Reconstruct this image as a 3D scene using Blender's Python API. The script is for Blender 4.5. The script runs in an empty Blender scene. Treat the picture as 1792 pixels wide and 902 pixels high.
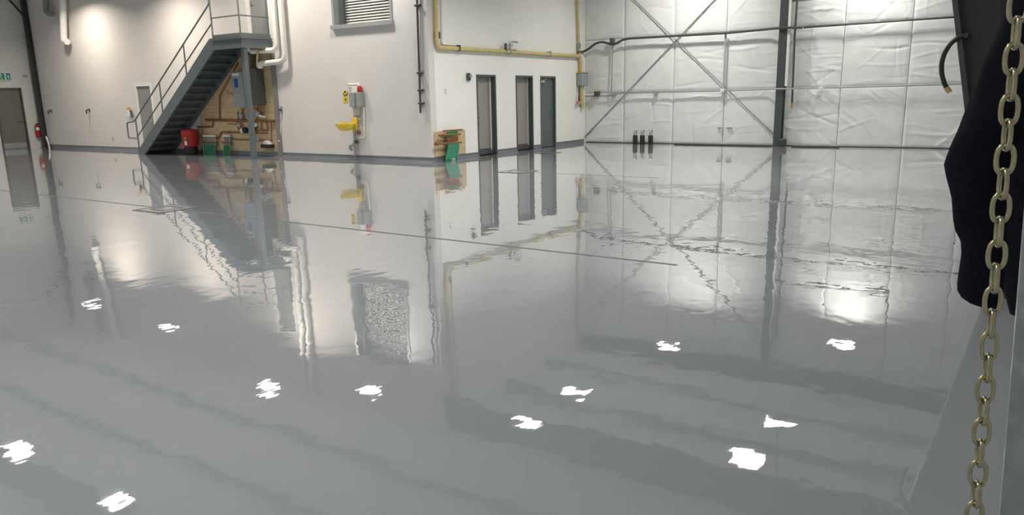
import bpy, math, random
import numpy as np
from mathutils import Vector, Matrix
random.seed(7)
scene = bpy.context.scene
C = scene.collection
PI = math.pi

# ------------------------------------------------------------------ camera
IMG_W, IMG_H, FPX, EYE = 1792, 902, 1286.36, 1.53
YAW, PITCH, ROLL = (math.radians(v) for v in (33.5427, 12.331, -1.2082))
fwd = Vector((-math.sin(YAW)*math.cos(PITCH), math.cos(YAW)*math.cos(PITCH), -math.sin(PITCH)))
rt0 = Vector((math.cos(YAW), math.sin(YAW), 0)); up0 = rt0.cross(fwd)
rgt = rt0*math.cos(ROLL) + up0*math.sin(ROLL); upv = -rt0*math.sin(ROLL) + up0*math.cos(ROLL)
cd = bpy.data.cameras.new('camera'); cam = bpy.data.objects.new('camera', cd); C.objects.link(cam)
cd.sensor_width = 36; cd.lens = FPX*36/IMG_W; cd.clip_start = 0.05; cd.clip_end = 200
M = Matrix.Identity(4)
for i, v in enumerate((rgt, upv, -fwd)):
    for j in range(3): M[j][i] = v[j]
M.translation = (0, 0, EYE); cam.matrix_world = M
scene.camera = cam

# ------------------------------------------------------------------ world, exposure
w = bpy.data.worlds.new('world'); scene.world = w; w.use_nodes = True
w.node_tree.nodes['Background'].inputs[0].default_value = (0.8, 0.85, 0.9, 1)
w.node_tree.nodes['Background'].inputs[1].default_value = 0.3
scene.view_settings.view_transform = 'Standard'; scene.view_settings.look = 'None'
scene.view_settings.gamma = 1; scene.view_settings.use_curve_mapping = False
scene.view_settings.exposure = 0.0
try: scene.cycles.use_denoising = True; scene.cycles.denoising_input_passes = 'RGB_ALBEDO'
except Exception: pass
LAMP_W = 106.0

# ------------------------------------------------------------------ the building's planes (metres)
YA, XB, YC, XL, XR, YN, ZC = 14.057, -11.591, 22.053, -30.915, 0.55, -3.0, 7.0
def _d(x, y): return rgt*(x-IMG_W/2) - upv*(y-IMG_H/2) + fwd*FPX
E0 = Vector((0, 0, EYE))
def onz(x, y, z=0.): d = _d(x, y); return E0 + d*((z-EYE)/d.z)
def onx(x, y, X): d = _d(x, y); return E0 + d*(X/d.x)
def ony(x, y, Y): d = _d(x, y); return E0 + d*(Y/d.y)
def A(x, y, o=0.): return ony(x, y, YA-o)          # point on the long office wall, o metres proud
def B(x, y, o=0.): return onx(x, y, XB+o)          # on the office end wall with the three doors
def K(x, y, o=0.): return ony(x, y, YC-o)          # on the insulated back wall
def L(x, y, o=0.): return onx(x, y, XL+o)          # on the far left wall
def far(x, y, D): d = _d(x, y); return E0 + d*(D/math.hypot(d.x, d.y))

# ------------------------------------------------------------------ materials
MATS = {}
def mat(name, col, rough=.5, metal=0., var=.06, scale=6., bump=0., bscale=40., emit=0., spec=.5, stretch=(1, 1, 1)):
    if name in MATS: return MATS[name]
    m = bpy.data.materials.new(name); m.use_nodes = True; nt = m.node_tree
    b = nt.nodes['Principled BSDF']
    tc = nt.nodes.new('ShaderNodeTexCoord'); mp = nt.nodes.new('ShaderNodeMapping'); mp.inputs['Scale'].default_value = stretch
    nt.links.new(tc.outputs['Object'], mp.inputs[0])
    n = nt.nodes.new('ShaderNodeTexNoise'); n.inputs['Scale'].default_value = scale; n.inputs['Detail'].default_value = 4
    nt.links.new(mp.outputs[0], n.inputs['Vector'])
    r = nt.nodes.new('ShaderNodeValToRGB'); r.color_ramp.elements[0].position = .3; r.color_ramp.elements[1].position = .7
    r.color_ramp.elements[0].color = (*[c*(1-var) for c in col], 1); r.color_ramp.elements[1].color = (*[min(1, c*(1+var)) for c in col], 1)
    nt.links.new(n.outputs['Fac'], r.inputs[0]); nt.links.new(r.outputs[0], b.inputs['Base Color'])
    b.inputs['Roughness'].default_value = rough; b.inputs['Metallic'].default_value = metal
    b.inputs['Specular IOR Level'].default_value = spec
    if emit:
        nt.links.new(r.outputs[0], b.inputs['Emission Color']); b.inputs['Emission Strength'].default_value = emit
    if bump:
        n2 = nt.nodes.new('ShaderNodeTexNoise'); n2.inputs['Scale'].default_value = bscale; n2.inputs['Detail'].default_value = 3
        nt.links.new(mp.outputs[0], n2.inputs['Vector'])
        bp = nt.nodes.new('ShaderNodeBump'); bp.inputs['Strength'].default_value = 1; bp.inputs['Distance'].default_value = bump
        nt.links.new(n2.outputs['Fac'], bp.inputs['Height']); nt.links.new(bp.outputs[0], b.inputs['Normal'])
    MATS[name] = m; return m

def floor_material():
    m = bpy.data.materials.new('grey_epoxy'); m.use_nodes = True; nt = m.node_tree; N = nt.nodes; LK = nt.links
    b = N['Principled BSDF']; tc = N.new('ShaderNodeTexCoord')
    n = N.new('ShaderNodeTexNoise'); n.inputs['Scale'].default_value = .35; n.inputs['Detail'].default_value = 5; LK.new(tc.outputs['Object'], n.inputs['Vector'])
    r = N.new('ShaderNodeValToRGB'); r.color_ramp.elements[0].position = .3; r.color_ramp.elements[1].position = .7
    r.color_ramp.elements[0].color = (.285, .302, .332, 1); r.color_ramp.elements[1].color = (.308, .327, .360, 1)
    LK.new(n.outputs['Fac'], r.inputs[0]); LK.new(r.outputs[0], b.inputs['Base Color'])
    b.inputs['Roughness'].default_value = .012; b.inputs['IOR'].default_value = 1.5; b.inputs['Coat Weight'].default_value = .8; b.inputs['Coat Roughness'].default_value = .01; b.inputs['Coat IOR'].default_value = 1.5
    hs = []
    for sc, det, amp, st in ((.7, 1.5, .0045, (1, 1, 1)), (2.4, 2., .0022, (1, 1, 1)), (9., 2., .00045, (1., .45, 1))):
        mp = N.new('ShaderNodeMapping'); mp.inputs['Scale'].default_value = st; mp.inputs['Rotation'].default_value = (0, 0, .5); LK.new(tc.outputs['Object'], mp.inputs[0])
        k = N.new('ShaderNodeTexNoise'); k.inputs['Scale'].default_value = sc; k.inputs['Detail'].default_value = det; LK.new(mp.outputs[0], k.inputs['Vector'])
        mu = N.new('ShaderNodeMath'); mu.operation = 'MULTIPLY'; mu.inputs[1].default_value = amp; LK.new(k.outputs['Fac'], mu.inputs[0]); hs.append(mu)
    a1 = N.new('ShaderNodeMath'); LK.new(hs[0].outputs[0], a1.inputs[0]); LK.new(hs[1].outputs[0], a1.inputs[1])
    a2 = N.new('ShaderNodeMath'); LK.new(a1.outputs[0], a2.inputs[0]); LK.new(hs[2].outputs[0], a2.inputs[1])
    bp = N.new('ShaderNodeBump'); bp.inputs['Strength'].default_value = 1; bp.inputs['Distance'].default_value = 1.0
    LK.new(a2.outputs[0], bp.inputs['Height']); LK.new(bp.outputs[0], b.inputs['Normal']); LK.new(bp.outputs[0], b.inputs['Coat Normal'])
    return m

def plywood_material():
    m = mat('plywood', (.56, .43, .255), .6, var=.14, scale=3., stretch=(1.5, 1.5, 8)); return m
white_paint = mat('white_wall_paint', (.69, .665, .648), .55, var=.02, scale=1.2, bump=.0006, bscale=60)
lit_end_paint = mat('lit_end_wall_paint', (.86, .85, .81), .55, var=.02, scale=1.2, bump=.0006, bscale=60)  # same white as the long wall, lightened to stand in for brighter light
liner = mat('white_liner', (.66, .67, .66), .5, var=.03, scale=1.5)
insul = mat('white_insulation_film', (.80, .81, .80), .38, var=.05, scale=2.2, bump=.004, bscale=9.)
ceil_m = mat('ceiling_insulation', (.60, .61, .61), .5, var=.04, scale=1.5)
base_m = mat('grey_epoxy_cove', (.155, .165, .195), .25, var=.05)
steel = mat('grey_painted_steel', (.125, .150, .160), .45, var=.06)
dsteel = mat('dark_painted_steel', (.040, .046, .045), .5, var=.08)
colm = mat('column_paint', (.060, .072, .074), .5, var=.08)
door_grey = mat('grey_door_paint', (.25, .26, .265), .4, var=.03)
door_taupe = mat('taupe_door_paint', (.30, .275, .255), .4, var=.03)
door_blue = mat('slate_door_paint', (.105, .125, .132), .4, var=.04)
door_brown = mat('brown_grey_door_paint', (.16, .155, .145), .45, var=.04)
frame_dark = mat('dark_frame_paint', (.070, .080, .080), .45)
frame_white = mat('white_frame_paint', (.80, .80, .79), .4)
galv = mat('galvanised_steel', (.42, .46, .48), .32, .85, var=.15, scale=30)
galvm = mat('matt_galvanised', (.36, .38, .38), .45, .4, var=.08, scale=20)
alum = mat('aluminium_frame', (.50, .51, .50), .38, .5)
chrome = mat('polished_metal', (.7, .7, .7), .18, 1.)
blk = mat('black_rubber', (.012, .012, .013), .5)
cable_m = mat('dark_cable', (.06, .062, .062), .55)
cond_m = mat('grey_conduit', (.36, .37, .36), .5, .1)
yel_pipe = mat('yellow_gas_pipe', (.60, .49, .22), .45, var=.12, scale=10)
yel = mat('yellow_plastic', (.78, .57, .05), .35)
red = mat('red_paint', (.50, .018, .016), .35)
redd = mat('red_bin_plastic', (.42, .02, .02), .45)
wplast = mat('white_plastic', (.78, .78, .77), .4)
wpipe = mat('white_pipe', (.80, .79, .76), .4)
copper = mat('copper_pipe', (.30, .135, .055), .4, .5, var=.2, scale=12)
brass = mat('brass', (.55, .40, .15), .3, .8)
green = mat('green_tubing', (.012, .21, .105), .4, var=.1)
greyp = mat('grey_enclosure', (.30, .34, .35), .45)
dgreyp = mat('dark_boiler_case', (.085, .088, .082), .4)
bluep = mat('blue_print', (.03, .08, .30), .5)
signg = mat('sign_green', (.02, .30, .20), .5)
signb = mat('sign_teal', (.05, .22, .30), .5)
ink = mat('black_print', (.02, .02, .02), .6)
glass_m = mat('dark_window_glass', (.16, .19, .20), .08, spec=.6)
slat_m = mat('blind_slat', (.40, .40, .38), .45)
navy = mat('navy_fabric', (.0045, .0050, .0110), .85, var=.25, scale=60, bump=.002, bscale=300, spec=.15)
chain_m = mat('zinc_chain', (.40, .375, .25), .28, .9, var=.2, scale=80)
lens_m = mat('lamp_lens', (1., .96, .88), .5, var=0, emit=4.)
try: lens_m.cycles.emission_sampling = 'NONE'
except Exception: pass
lamp_body = mat('lamp_housing', (.55, .55, .55), .5)
dark_m = mat('shadow_gap', (.015, .015, .015), .8)
pinkm = mat('pink_cap', (.55, .20, .24), .5)
skin = mat('orange_plastic', (.75, .38, .12), .5)
plywood = plywood_material()

# ------------------------------------------------------------------ mesh helpers
class MB:
    def __init__(s): s.v = []; s.f = []
    def add(s, vs, fs):
        o = len(s.v); s.v += [tuple(v) for v in vs]; s.f += [tuple(i+o for i in f) for f in fs]; return s
    def box(s, a, b, M4=None):
        x0, x1 = sorted((a[0], b[0])); y0, y1 = sorted((a[1], b[1])); z0, z1 = sorted((a[2], b[2]))
        vs = [Vector(p) for p in ((x0,y0,z0),(x1,y0,z0),(x1,y1,z0),(x0,y1,z0),(x0,y0,z1),(x1,y0,z1),(x1,y1,z1),(x0,y1,z1))]
        if M4: vs = [M4 @ v for v in vs]
        return s.add(vs, [(3,2,1,0),(4,5,6,7),(0,1,5,4),(1,2,6,5),(2,3,7,6),(3,0,4,7)])
    def cbox(s, c, d, M4=None):
        c = Vector(c); d = Vector(d)/2; return s.box(c-d, c+d, M4)
    def rbox(s, a, b, r=.02):      # box with its vertical and horizontal edges chamfered
        x0, x1 = sorted((a[0], b[0])); y0, y1 = sorted((a[1], b[1])); z0, z1 = sorted((a[2], b[2]))
        r = min(r, (x1-x0)*.45, (y1-y0)*.45, (z1-z0)*.45)
        def ring(i, z): return [(x0+i+q*0, y0+r, z) for q in (0,)] and [(x0+i, y0+r, z),(x0+r, y0+i, z),(x1-r, y0+i, z),(x1-i, y0+r, z),(x1-i, y1-r, z),(x1-r, y1-i, z),(x0+r, y1-i, z),(x0+i, y1-r, z)]
        rings = [ring(r*.7, z0), ring(0, z0+r), ring(0, z1-r), ring(r*.7, z1)]
        vs = sum(rings, []); fs = [tuple(reversed(range(8))), tuple(range(24, 32))]
        for k in range(3):
            for i in range(8): fs.append((k*8+i, k*8+(i+1) % 8, (k+1)*8+(i+1) % 8, (k+1)*8+i))
        return s.add(vs, fs)
    def prism(s, pts, axis, a, b):  # polygon (2-D) extruded along axis 'x' | 'y' | 'z'
        def P(p, t): return {'x': (t, p[0], p[1]), 'y': (p[0], t, p[1]), 'z': (p[0], p[1], t)}[axis]
        n = len(pts); vs = [P(p, a) for p in pts] + [P(p, b) for p in pts]
        return s.add(vs, [tuple(reversed(range(n))), tuple(range(n, 2*n))] + [(i, (i+1) % n, n+(i+1) % n, n+i) for i in range(n)])
    def tube(s, pts, r, n=8, fillet=0., cap=True):
        P = [Vector(p) for p in pts]
        if fillet and len(P) > 2:
            Q = [P[0]]
            for i in range(1, len(P)-1):
                a = P[i-1]-P[i]; b = P[i+1]-P[i]; q = min(fillet, a.length*.45, b.length*.45)
                p0 = P[i]+a.normalized()*q; p1 = P[i]+b.normalized()*q
                for k in range(5):
                    t = k/4; Q.append(p0*(1-t)**2 + P[i]*2*t*(1-t) + p1*t*t)
            P = Q+[P[-1]]
        rr = r if isinstance(r, (list, tuple)) else [r]*len(P)
        T = []
        for i in range(len(P)): T.append((P[min(i+1, len(P)-1)]-P[max(i-1, 0)]).normalized())
        u = T[0].orthogonal().normalized(); vs = []
        for i, p in enumerate(P):
            if i:
                u = (u - T[i]*u.dot(T[i]));  u = u.normalized() if u.length > 1e-6 else T[i].orthogonal().normalized()
            wv = T[i].cross(u)
            for k in range(n):
                a = 2*PI*k/n; vs.append(p+(u*math.cos(a)+wv*math.sin(a))*rr[i])
        fs = [(i*n+k, i*n+(k+1) % n, (i+1)*n+(k+1) % n, (i+1)*n+k) for i in range(len(P)-1) for k in range(n)]
        if cap: fs += [tuple(reversed(range(n))), tuple(range((len(P)-1)*n, len(P)*n))]
        return s.add(vs, fs)
    def bar(s, p, q, wid, hei, up=(0, 0, 1)):   # rectangular bar from p to q
        p = Vector(p); q = Vector(q); t = (q-p).normalized(); sd = t.cross(Vector(up)).normalized(); uu = sd.cross(t)
        vs = [e + sd*a*wid/2 + uu*b*hei/2 for e in (p, q) for a, b in ((-1,-1),(1,-1),(1,1),(-1,1))]
        return s.add(vs, [(3,2,1,0),(4,5,6,7),(0,1,5,4),(1,2,6,5),(2,3,7,6),(3,0,4,7)])
    def lathe(s, prof, c=(0, 0, 0), ax='z', n=20):
        c = Vector(c); vs = []
        for r, h in prof:
            for k in range(n):
                a = 2*PI*k/n; x, y = r*math.cos(a), r*math.sin(a)
                vs.append(c + Vector({'z': (x, y, h), 'y': (x, h, y), 'x': (h, x, y)}[ax]))
        m = len(prof); fs = [(i*n+k, i*n+(k+1) % n, (i+1)*n+(k+1) % n, (i+1)*n+k) for i in range(m-1) for k in range(n)]
        fs += [tuple(reversed(range(n))), tuple(range((m-1)*n, m*n))]
        return s.add(vs, fs)
    def grid(s, P):                 # P[i][j] points
        ni, nj = len(P), len(P[0])
        return s.add([p for row in P for p in row], [(i*nj+j, i*nj+j+1, (i+1)*nj+j+1, (i+1)*nj+j) for i in range(ni-1) for j in range(nj-1)])

def fix(me):
    import bmesh
    bm = bmesh.new(); bm.from_mesh(me); bmesh.ops.recalc_face_normals(bm, faces=bm.faces); bm.to_mesh(me); bm.free()
def obj(name, mb, m, parent=None, smooth=False, recalc=True):
    o0 = parent_base(parent)
    me = bpy.data.meshes.new(name); me.from_pydata([(v[0]-o0[0], v[1]-o0[1], v[2]-o0[2]) for v in mb.v], [], mb.f)
    if recalc: fix(me)
    me.materials.append(m)
    if smooth:
        for p in me.polygons: p.use_smooth = True
        try: me.set_sharp_from_angle(angle=math.radians(40))
        except Exception: pass
    o = bpy.data.objects.new(name, me); C.objects.link(o)
    if parent: o.parent = parent
    return o
def parent_base(p):
    b = Vector((0, 0, 0))
    while p is not None: b += Vector(p.location); p = p.parent
    return b
def tag(o, label, cat, group=None):
    o['label'] = label; o['category'] = cat
    if group: o['group'] = group
    return o
def thing(name, label, cat, loc, group=None):
    o = bpy.data.objects.new(name, None); o.empty_display_size = .1; C.objects.link(o); o.location = loc
    return tag(o, label, cat, group)
def struct(o, label=None):
    o['kind'] = 'structure'
    if label: o['label'] = label
    return o
def sroot(name, loc, label=None):
    o = bpy.data.objects.new(name, None); o.empty_display_size = .1; C.objects.link(o); o.location = loc
    return struct(o, label)
def copy_tree(o, parent=None):
    c = o.copy(); C.objects.link(c); c.parent = parent
    for ch in list(o.children): copy_tree(ch, c)
    return c

# ------------------------------------------------------------------ walls with openings
def wall_mesh(plane, pos, thick, u0, u1, z0, z1, holes):
    """plane 'y': wall in the XZ plane at Y=pos, 'x': wall in the YZ plane at X=pos; thickness goes to pos+thick"""
    us = sorted({u0, u1, *[h[0] for h in holes], *[h[1] for h in holes]}); zs = sorted({z0, z1, *[h[2] for h in holes], *[h[3] for h in holes]})
    mb = MB()
    def P(u, t, z): return (u, t, z) if plane == 'y' else (t, u, z)
    for a, b in zip(us, us[1:]):
        for c, d in zip(zs, zs[1:]):
            if any(h[0]-1e-6 <= a and b <= h[1]+1e-6 and h[2]-1e-6 <= c and d <= h[3]+1e-6 for h in holes): continue
            for t in (pos, pos+thick):
                mb.add([P(a,t,c),P(b,t,c),P(b,t,d),P(a,t,d)], [(0,1,2,3)])
    for h in holes:
        a, b, c, d = h; t, T = pos, pos+thick
        for q in ((a,c,a,d),(b,c,b,d),(a,d,b,d),(a,c,b,c)):
            mb.add([P(q[0],t,q[1]),P(q[2],t,q[3]),P(q[2],T,q[3]),P(q[0],T,q[1])], [(0,1,2,3)])
    for q in ((u0,z0,u0,z1),(u1,z0,u1,z1),(u0,z1,u1,z1),(u0,z0,u1,z0)):
        mb.add([P(q[0],pos,q[1]),P(q[2],pos,q[3]),P(q[2],pos+thick,q[3]),P(q[0],pos+thick,q[1])], [(0,1,2,3)])
    return mb

# floor
fl = MB().box((XL, YN, -.2), (XR, YC, 0)); floor = struct(obj('floor', fl, floor_material()), 'glossy grey epoxy floor mirroring the walls and lamps')
joint_m = mat('joint_filler', (.10, .103, .108), .55, spec=.2)
def joint(x0, x1, Y, wj=.022): obj('saw_cut_joint', MB().box((x0, Y-wj, -.004), (x1, Y+wj, .0012)), joint_m, floor)
joint(XL, -10.72, 6.27); joint(-9.96, -2.35, 6.27)
joint(-8.04, -5.25, 12.9)
# ceiling
struct(obj('ceiling', MB().box((XL, YN, ZC), (XR, YC, ZC+.2)), ceil_m), 'pale insulated ceiling seen mirrored in the floor')

# office openings
X1 = A(237.5, 148).x; X2 = A(263, 148).x           # door behind the stair
XU1, XU2 = A(437, 30).x, A(471, 30).x              # door on the landing
ZL = 3.25                                          # landing height
WX0, WX1, WZ0, WZ1 = A(584, 52).x, A(688, 43).x, 3.32, 5.65
holesA = [(X1, X2, 0, 2.14), (XU1, XU2, ZL, ZL+2.1), (WX0, WX1, WZ0, WZ1)]
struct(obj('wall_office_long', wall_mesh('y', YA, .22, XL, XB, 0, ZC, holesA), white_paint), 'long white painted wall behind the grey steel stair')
D = [(B(833, 131).y, B(867, 131).y), (B(902, 132).y, B(932, 132).y), (B(945, 133).y, B(972, 133).y)]
holesB = [(a, b, 0, 2.12) for a, b in D]
struct(obj('wall_office_side', wall_mesh('x', XB, -.22, YA+.22, YC, 0, ZC, holesB), lit_end_paint), 'white end wall with three doors in a row')
LY0, LY1 = 12.60, 13.54
struct(obj('wall_left', wall_mesh('x', XL, -.2, YN, YA, 0, ZC, [(LY0, LY1, 0, 2.24)]), liner), 'pale wall at far left with the exit door')
struct(obj('wall_right', MB().box((XR, YN, 0), (XR+.2, YC, ZC)), liner), 'pale wall at the right edge')
struct(obj('wall_near', MB().box((XL, YN-.2, 0), (XR, YN, ZC)), liner), 'pale wall behind the camera')

# baseboards (epoxy cove)
def cove(name, segs):
    mb = MB()
    for kind, a, b in segs:
        prof = [(0, .003), (.045, .003), (.02, .02), (.008, .05), (.006, .115), (0, .118)]
        if kind == 'y': mb.prism([(YA-p, z) for p, z in prof], 'x', a, b)
        elif kind == 'x': mb.prism([(XB+p, z) for p, z in prof], 'y', a, b)
    return struct(obj(name, mb, base_m))
cove('baseboard_office_long', [('y', XL+.42, X1-.06), ('y', X2+.06, XB+.02)])
cove('baseboard_office_side', [('x', YA-.02, D[0][0]), ('x', D[0][1], D[1][0]), ('x', D[1][1], D[2][0]), ('x', D[2][1], YC-.1)])

# ------------------------------------------------------------------ insulated back wall: one sheet per bay
wb = sroot('wall_back', (0, YC, 0), 'white insulated wall of wrinkled film sheets')
obj('backing', MB().box((XB, YC+.06, 0), (XR, YC+.2, ZC)), insul, wb)
seam_x = [XB, K(1093, 100).x, K(1180, 100).x, K(1270, 100).x, K(1372, 100).x, K(1475, 100).x, K(1592, 100).x, -.75, XR]
seam_z = [0.0, 1.60, 3.26, 5.4, ZC]; seam_z2 = [0.0, 1.60, 3.26, 3.97, 5.4, ZC]
def sheet(x0, x1, z0, z1, proud=.0, seed=0, diag=0):
    rs = random.Random(seed); nu = max(8, int((x1-x0)/.032)); nv = max(8, int((z1-z0)/.032))
    U, V = np.meshgrid(np.linspace(x0, x1, nu), np.linspace(z0, z1, nv))
    u = (U-x0)/(x1-x0); v = (V-z0)/(z1-z0)
    edge = np.minimum(1, np.minimum(np.minimum(u, 1-u)*(x1-x0), np.minimum(v, 1-v)*(z1-z0))/.06)
    h = .018*np.sqrt(np.clip(edge, 0, 1)) + .018*np.sin(PI*u)*np.sin(PI*v)
    for _ in range(rs.randint(9, 15)):
        cx, cz = rs.uniform(x0, x1), rs.uniform(z0, z1); r = rs.random()
        ang = rs.gauss(0, .10) if r < .62 else (rs.choice((-1, 1))*rs.uniform(.4, .9) if r < .85 else PI/2+rs.gauss(0, .12))
        if diag and rs.random() < .6: ang = -rs.uniform(.5, .85)
        ln = rs.uniform(.25, .8); wd = rs.uniform(.014, .035); am = rs.uniform(.006, .019)*rs.choice((1, 1, -1))
        s = (U-cx)*math.cos(ang)+(V-cz)*math.sin(ang); t = -(U-cx)*math.sin(ang)+(V-cz)*math.cos(ang)+.05*np.sin(3*s+rs.random()*6)
        h += am*np.exp(-(t/wd)**2)*np.exp(-(s/ln)**4)
    h = h*np.clip(edge*1.3, .05, 1) + proud
    mb = MB(); vs = np.stack([U, YC-h, V], -1).reshape(-1, 3); mb.v = [tuple(p) for p in vs.tolist()]
    mb.f = [(j*nu+i, j*nu+i+1, (j+1)*nu+i+1, (j+1)*nu+i) for j in range(nv-1) for i in range(nu-1)]
    return mb
for i in range(len(seam_x)-1):
    sz = seam_z2 if i in (4, 5) else seam_z
    for k in range(len(sz)-1):
        pr = .05 if (k == 3 and i in (4, 5)) else 0
        obj('insulation_sheet', sheet(seam_x[i]+.006, seam_x[i+1]-.006, sz[k]+.006, sz[k+1]-.006, pr, 100+i*7+k, diag=(i == 4 and k == 0) or (i == 5 and k == 0)), insul, wb, smooth=False, recalc=False)
for ch in wb.children:
    if ch.name.startswith('insulation'):
        for p in ch.data.polygons: p.use_smooth = True
obj('base_angle', MB().box((XB+.05, YC-.05, 0), (XR, YC, .018)), dsteel, wb)

# ------------------------------------------------------------------ doors
def handle_at(parent, p, n, m=galvm, s=1):
    mb = MB().tube([Vector(p), Vector(p)+Vector(n)*.06, Vector(p)+Vector(n)*.06+Vector((0, s*.11, 0)) if abs(n[0]) > .5 else Vector(p)+Vector(n)*.06+Vector((s*.11, 0, 0))], .011, 8, .02)
    return obj('lever_handle', mb, m, parent, True)
# far left exit door
d = sroot('door_1', (XL, (LY0+LY1)/2, 0), 'dark brown grey exit door on the far left wall')
fr = MB().box((XL-.12, LY0, 0), (XL+.03, LY0+.05, 2.24)).box((XL-.12, LY1-.05, 0), (XL+.03, LY1, 2.24)).box((XL-.12, LY0, 2.19), (XL+.03, LY1, 2.24)); obj('door_frame', fr, frame_dark, d)
lf = obj('door_leaf', MB().box((XL-.09, LY0+.053, .012), (XL-.045, LY1-.053, 2.185)), door_brown, d)
handle_at(lf, (XL-.045, LY1-.14, 1.02), (1, 0, 0), frame_dark, -1)
obj('kick_plate', MB().box((XL-.045, LY0+.08, .03), (XL-.041, LY1-.08, .22)), galvm, lf)
# door behind the stair
d = sroot('door_2', ((X1+X2)/2, YA, 0), 'grey door with white frame at the foot of the stair')
t = .055
fr = MB().box((X1-t, YA-.025, 0), (X1+.02, YA+.14, 2.14+t)).box((X2-.02, YA-.025, 0), (X2+t, YA+.14, 2.14+t)).box((X1+.02, YA-.025, 2.12), (X2-.02, YA+.14, 2.14+t)); obj('door_frame', fr, frame_white, d)
lf = obj('door_leaf', MB().box((X1+.022, YA+.02, .01), (X2-.022, YA+.065, 2.118)), door_grey, d); handle_at(lf, (X2-.1, YA+.02, 1.0), (0, -1, 0), s=-1)
# door on the landing
d = sroot('door_3', ((XU1+XU2)/2, YA, ZL), 'grey door with white frame up on the stair landing')
fr = MB().box((XU1-.10, YA-.025, ZL), (XU1+.02, YA+.14, ZL+2.17)).box((XU2-.02, YA-.025, ZL), (XU2+.05, YA+.14, ZL+2.17)).box((XU1+.02, YA-.025, ZL+2.08), (XU2-.02, YA+.14, ZL+2.17)); obj('door_frame', fr, frame_white, d)
lf = obj('door_leaf', MB().box((XU1+.022, YA+.02, ZL+.01), (XU2-.022, YA+.065, ZL+2.078)), door_grey, d); handle_at(lf, (XU1+.1, YA+.02, ZL+1), (0, -1, 0))
# three office doors
labs = ['taupe office door nearest the corner, leftmost of three', 'taupe office door in the middle of three', 'slate grey door with green lever, rightmost of three']
for i, (a, b) in enumerate(D):
    d = sroot('door_%d' % (4+i), (XB, (a+b)/2, 0), labs[i])
    fm = frame_dark if i < 2 else door_blue
    fr = MB().box((XB-.2, a, 0), (XB+.012, a+.05, 2.12)).box((XB-.2, b-.05, 0), (XB+.012, b, 2.12)).box((XB-.2, a+.05, 2.07), (XB+.012, b-.05, 2.12)); obj('door_frame', fr, fm, d)
    dep = .15 if i < 2 else .07
    lf = obj('door_leaf', MB().box((XB-dep-.045, a+.052, .01), (XB-dep, b-.052, 2.068)), door_taupe if i < 2 else door_blue, d)
    if i < 2:
        obj('pale_edge_strip', MB().box((XB-dep, b-.085, .12), (XB-dep+.02, b-.052, 2.06)), frame_white, d)  # thin white strip along the far edge of the leaf
        obj('kick_plate', MB().box((XB-dep, a+.06, .015), (XB-dep+.006, b-.09, .17)), frame_dark, lf)
        handle_at(lf, (XB-dep, a+.12, 1.0), (1, 0, 0), frame_dark)
    else:
        h = handle_at(lf, (XB-dep, b-.16, 1.0), (1, 0, 0), green, -1)
        obj('lock_plate', MB().rbox((XB-dep, b-.19, .86), (XB-dep+.012, b-.13, 1.16), .008), green, lf)
        cl = obj('door_closer', MB().rbox((XB-dep, a+.07, 1.93), (XB-dep+.06, a+.32, 1.99), .01), alum, lf)
        obj('closer_arm', MB().bar((XB-dep+.05, a+.2, 1.995), (XB-.02, a+.42, 2.05), .02, .012), alum, cl)

# ------------------------------------------------------------------ window with blinds
wn = sroot('window_1', ((WX0+WX1)/2, YA, WZ0), 'wide metal framed window with slatted blind high on the wall')
XM = A(600, 40).x
fw_ = .07
fr = MB().box((WX0, YA-.03, WZ0+.1), (WX0+fw_, YA+.16, WZ1)).box((WX1-fw_, YA-.03, WZ0+.1), (WX1, YA+.16, WZ1)).box((WX0, YA-.03, WZ1-fw_), (WX1, YA+.16, WZ1)); obj('window_frame', fr, alum, wn)
obj('window_sill', MB().box((WX0-.03, YA-.09, WZ0), (WX1+.03, YA+.16, WZ0+.1)), alum, wn)
obj('mullion', MB().box((XM-.05, YA-.01, WZ0+.1), (XM+.05, YA+.14, WZ1-fw_)), frame_dark, wn)
obj('pane', MB().box((WX0+fw_, YA+.12, WZ0+.1), (XM-.05, YA+.13, WZ1-fw_)), glass_m, wn)
obj('pane', MB().box((XM+.05, YA+.12, WZ0+.1), (WX1-fw_, YA+.13, WZ1-fw_)), glass_m, wn)
sl0 = None
nsl = 32
for k in range(nsl):
    z = WZ0+.14+k*(WZ1-fw_-WZ0-.18)/(nsl-1)
    if sl0 is None:
        sl0 = obj('blind_slat', MB().add([(XM+.06, YA+.055, z-.024), (WX1-fw_-.01, YA+.055, z-.024), (WX1-fw_-.01, YA+.085, z+.030), (XM+.06, YA+.085, z+.030), (XM+.06, YA+.058, z-.027), (WX1-fw_-.01, YA+.058, z-.027), (WX1-fw_-.01, YA+.088, z+.027), (XM+.06, YA+.088, z+.027)], [(0,1,2,3),(7,6,5,4),(0,4,5,1),(1,5,6,2),(2,6,7,3),(3,7,4,0)]), slat_m, wn); z00 = z
    else:
        s2 = sl0.copy(); C.objects.link(s2); s2.parent = wn; s2.location = (0, 0, z-z00)

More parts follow.
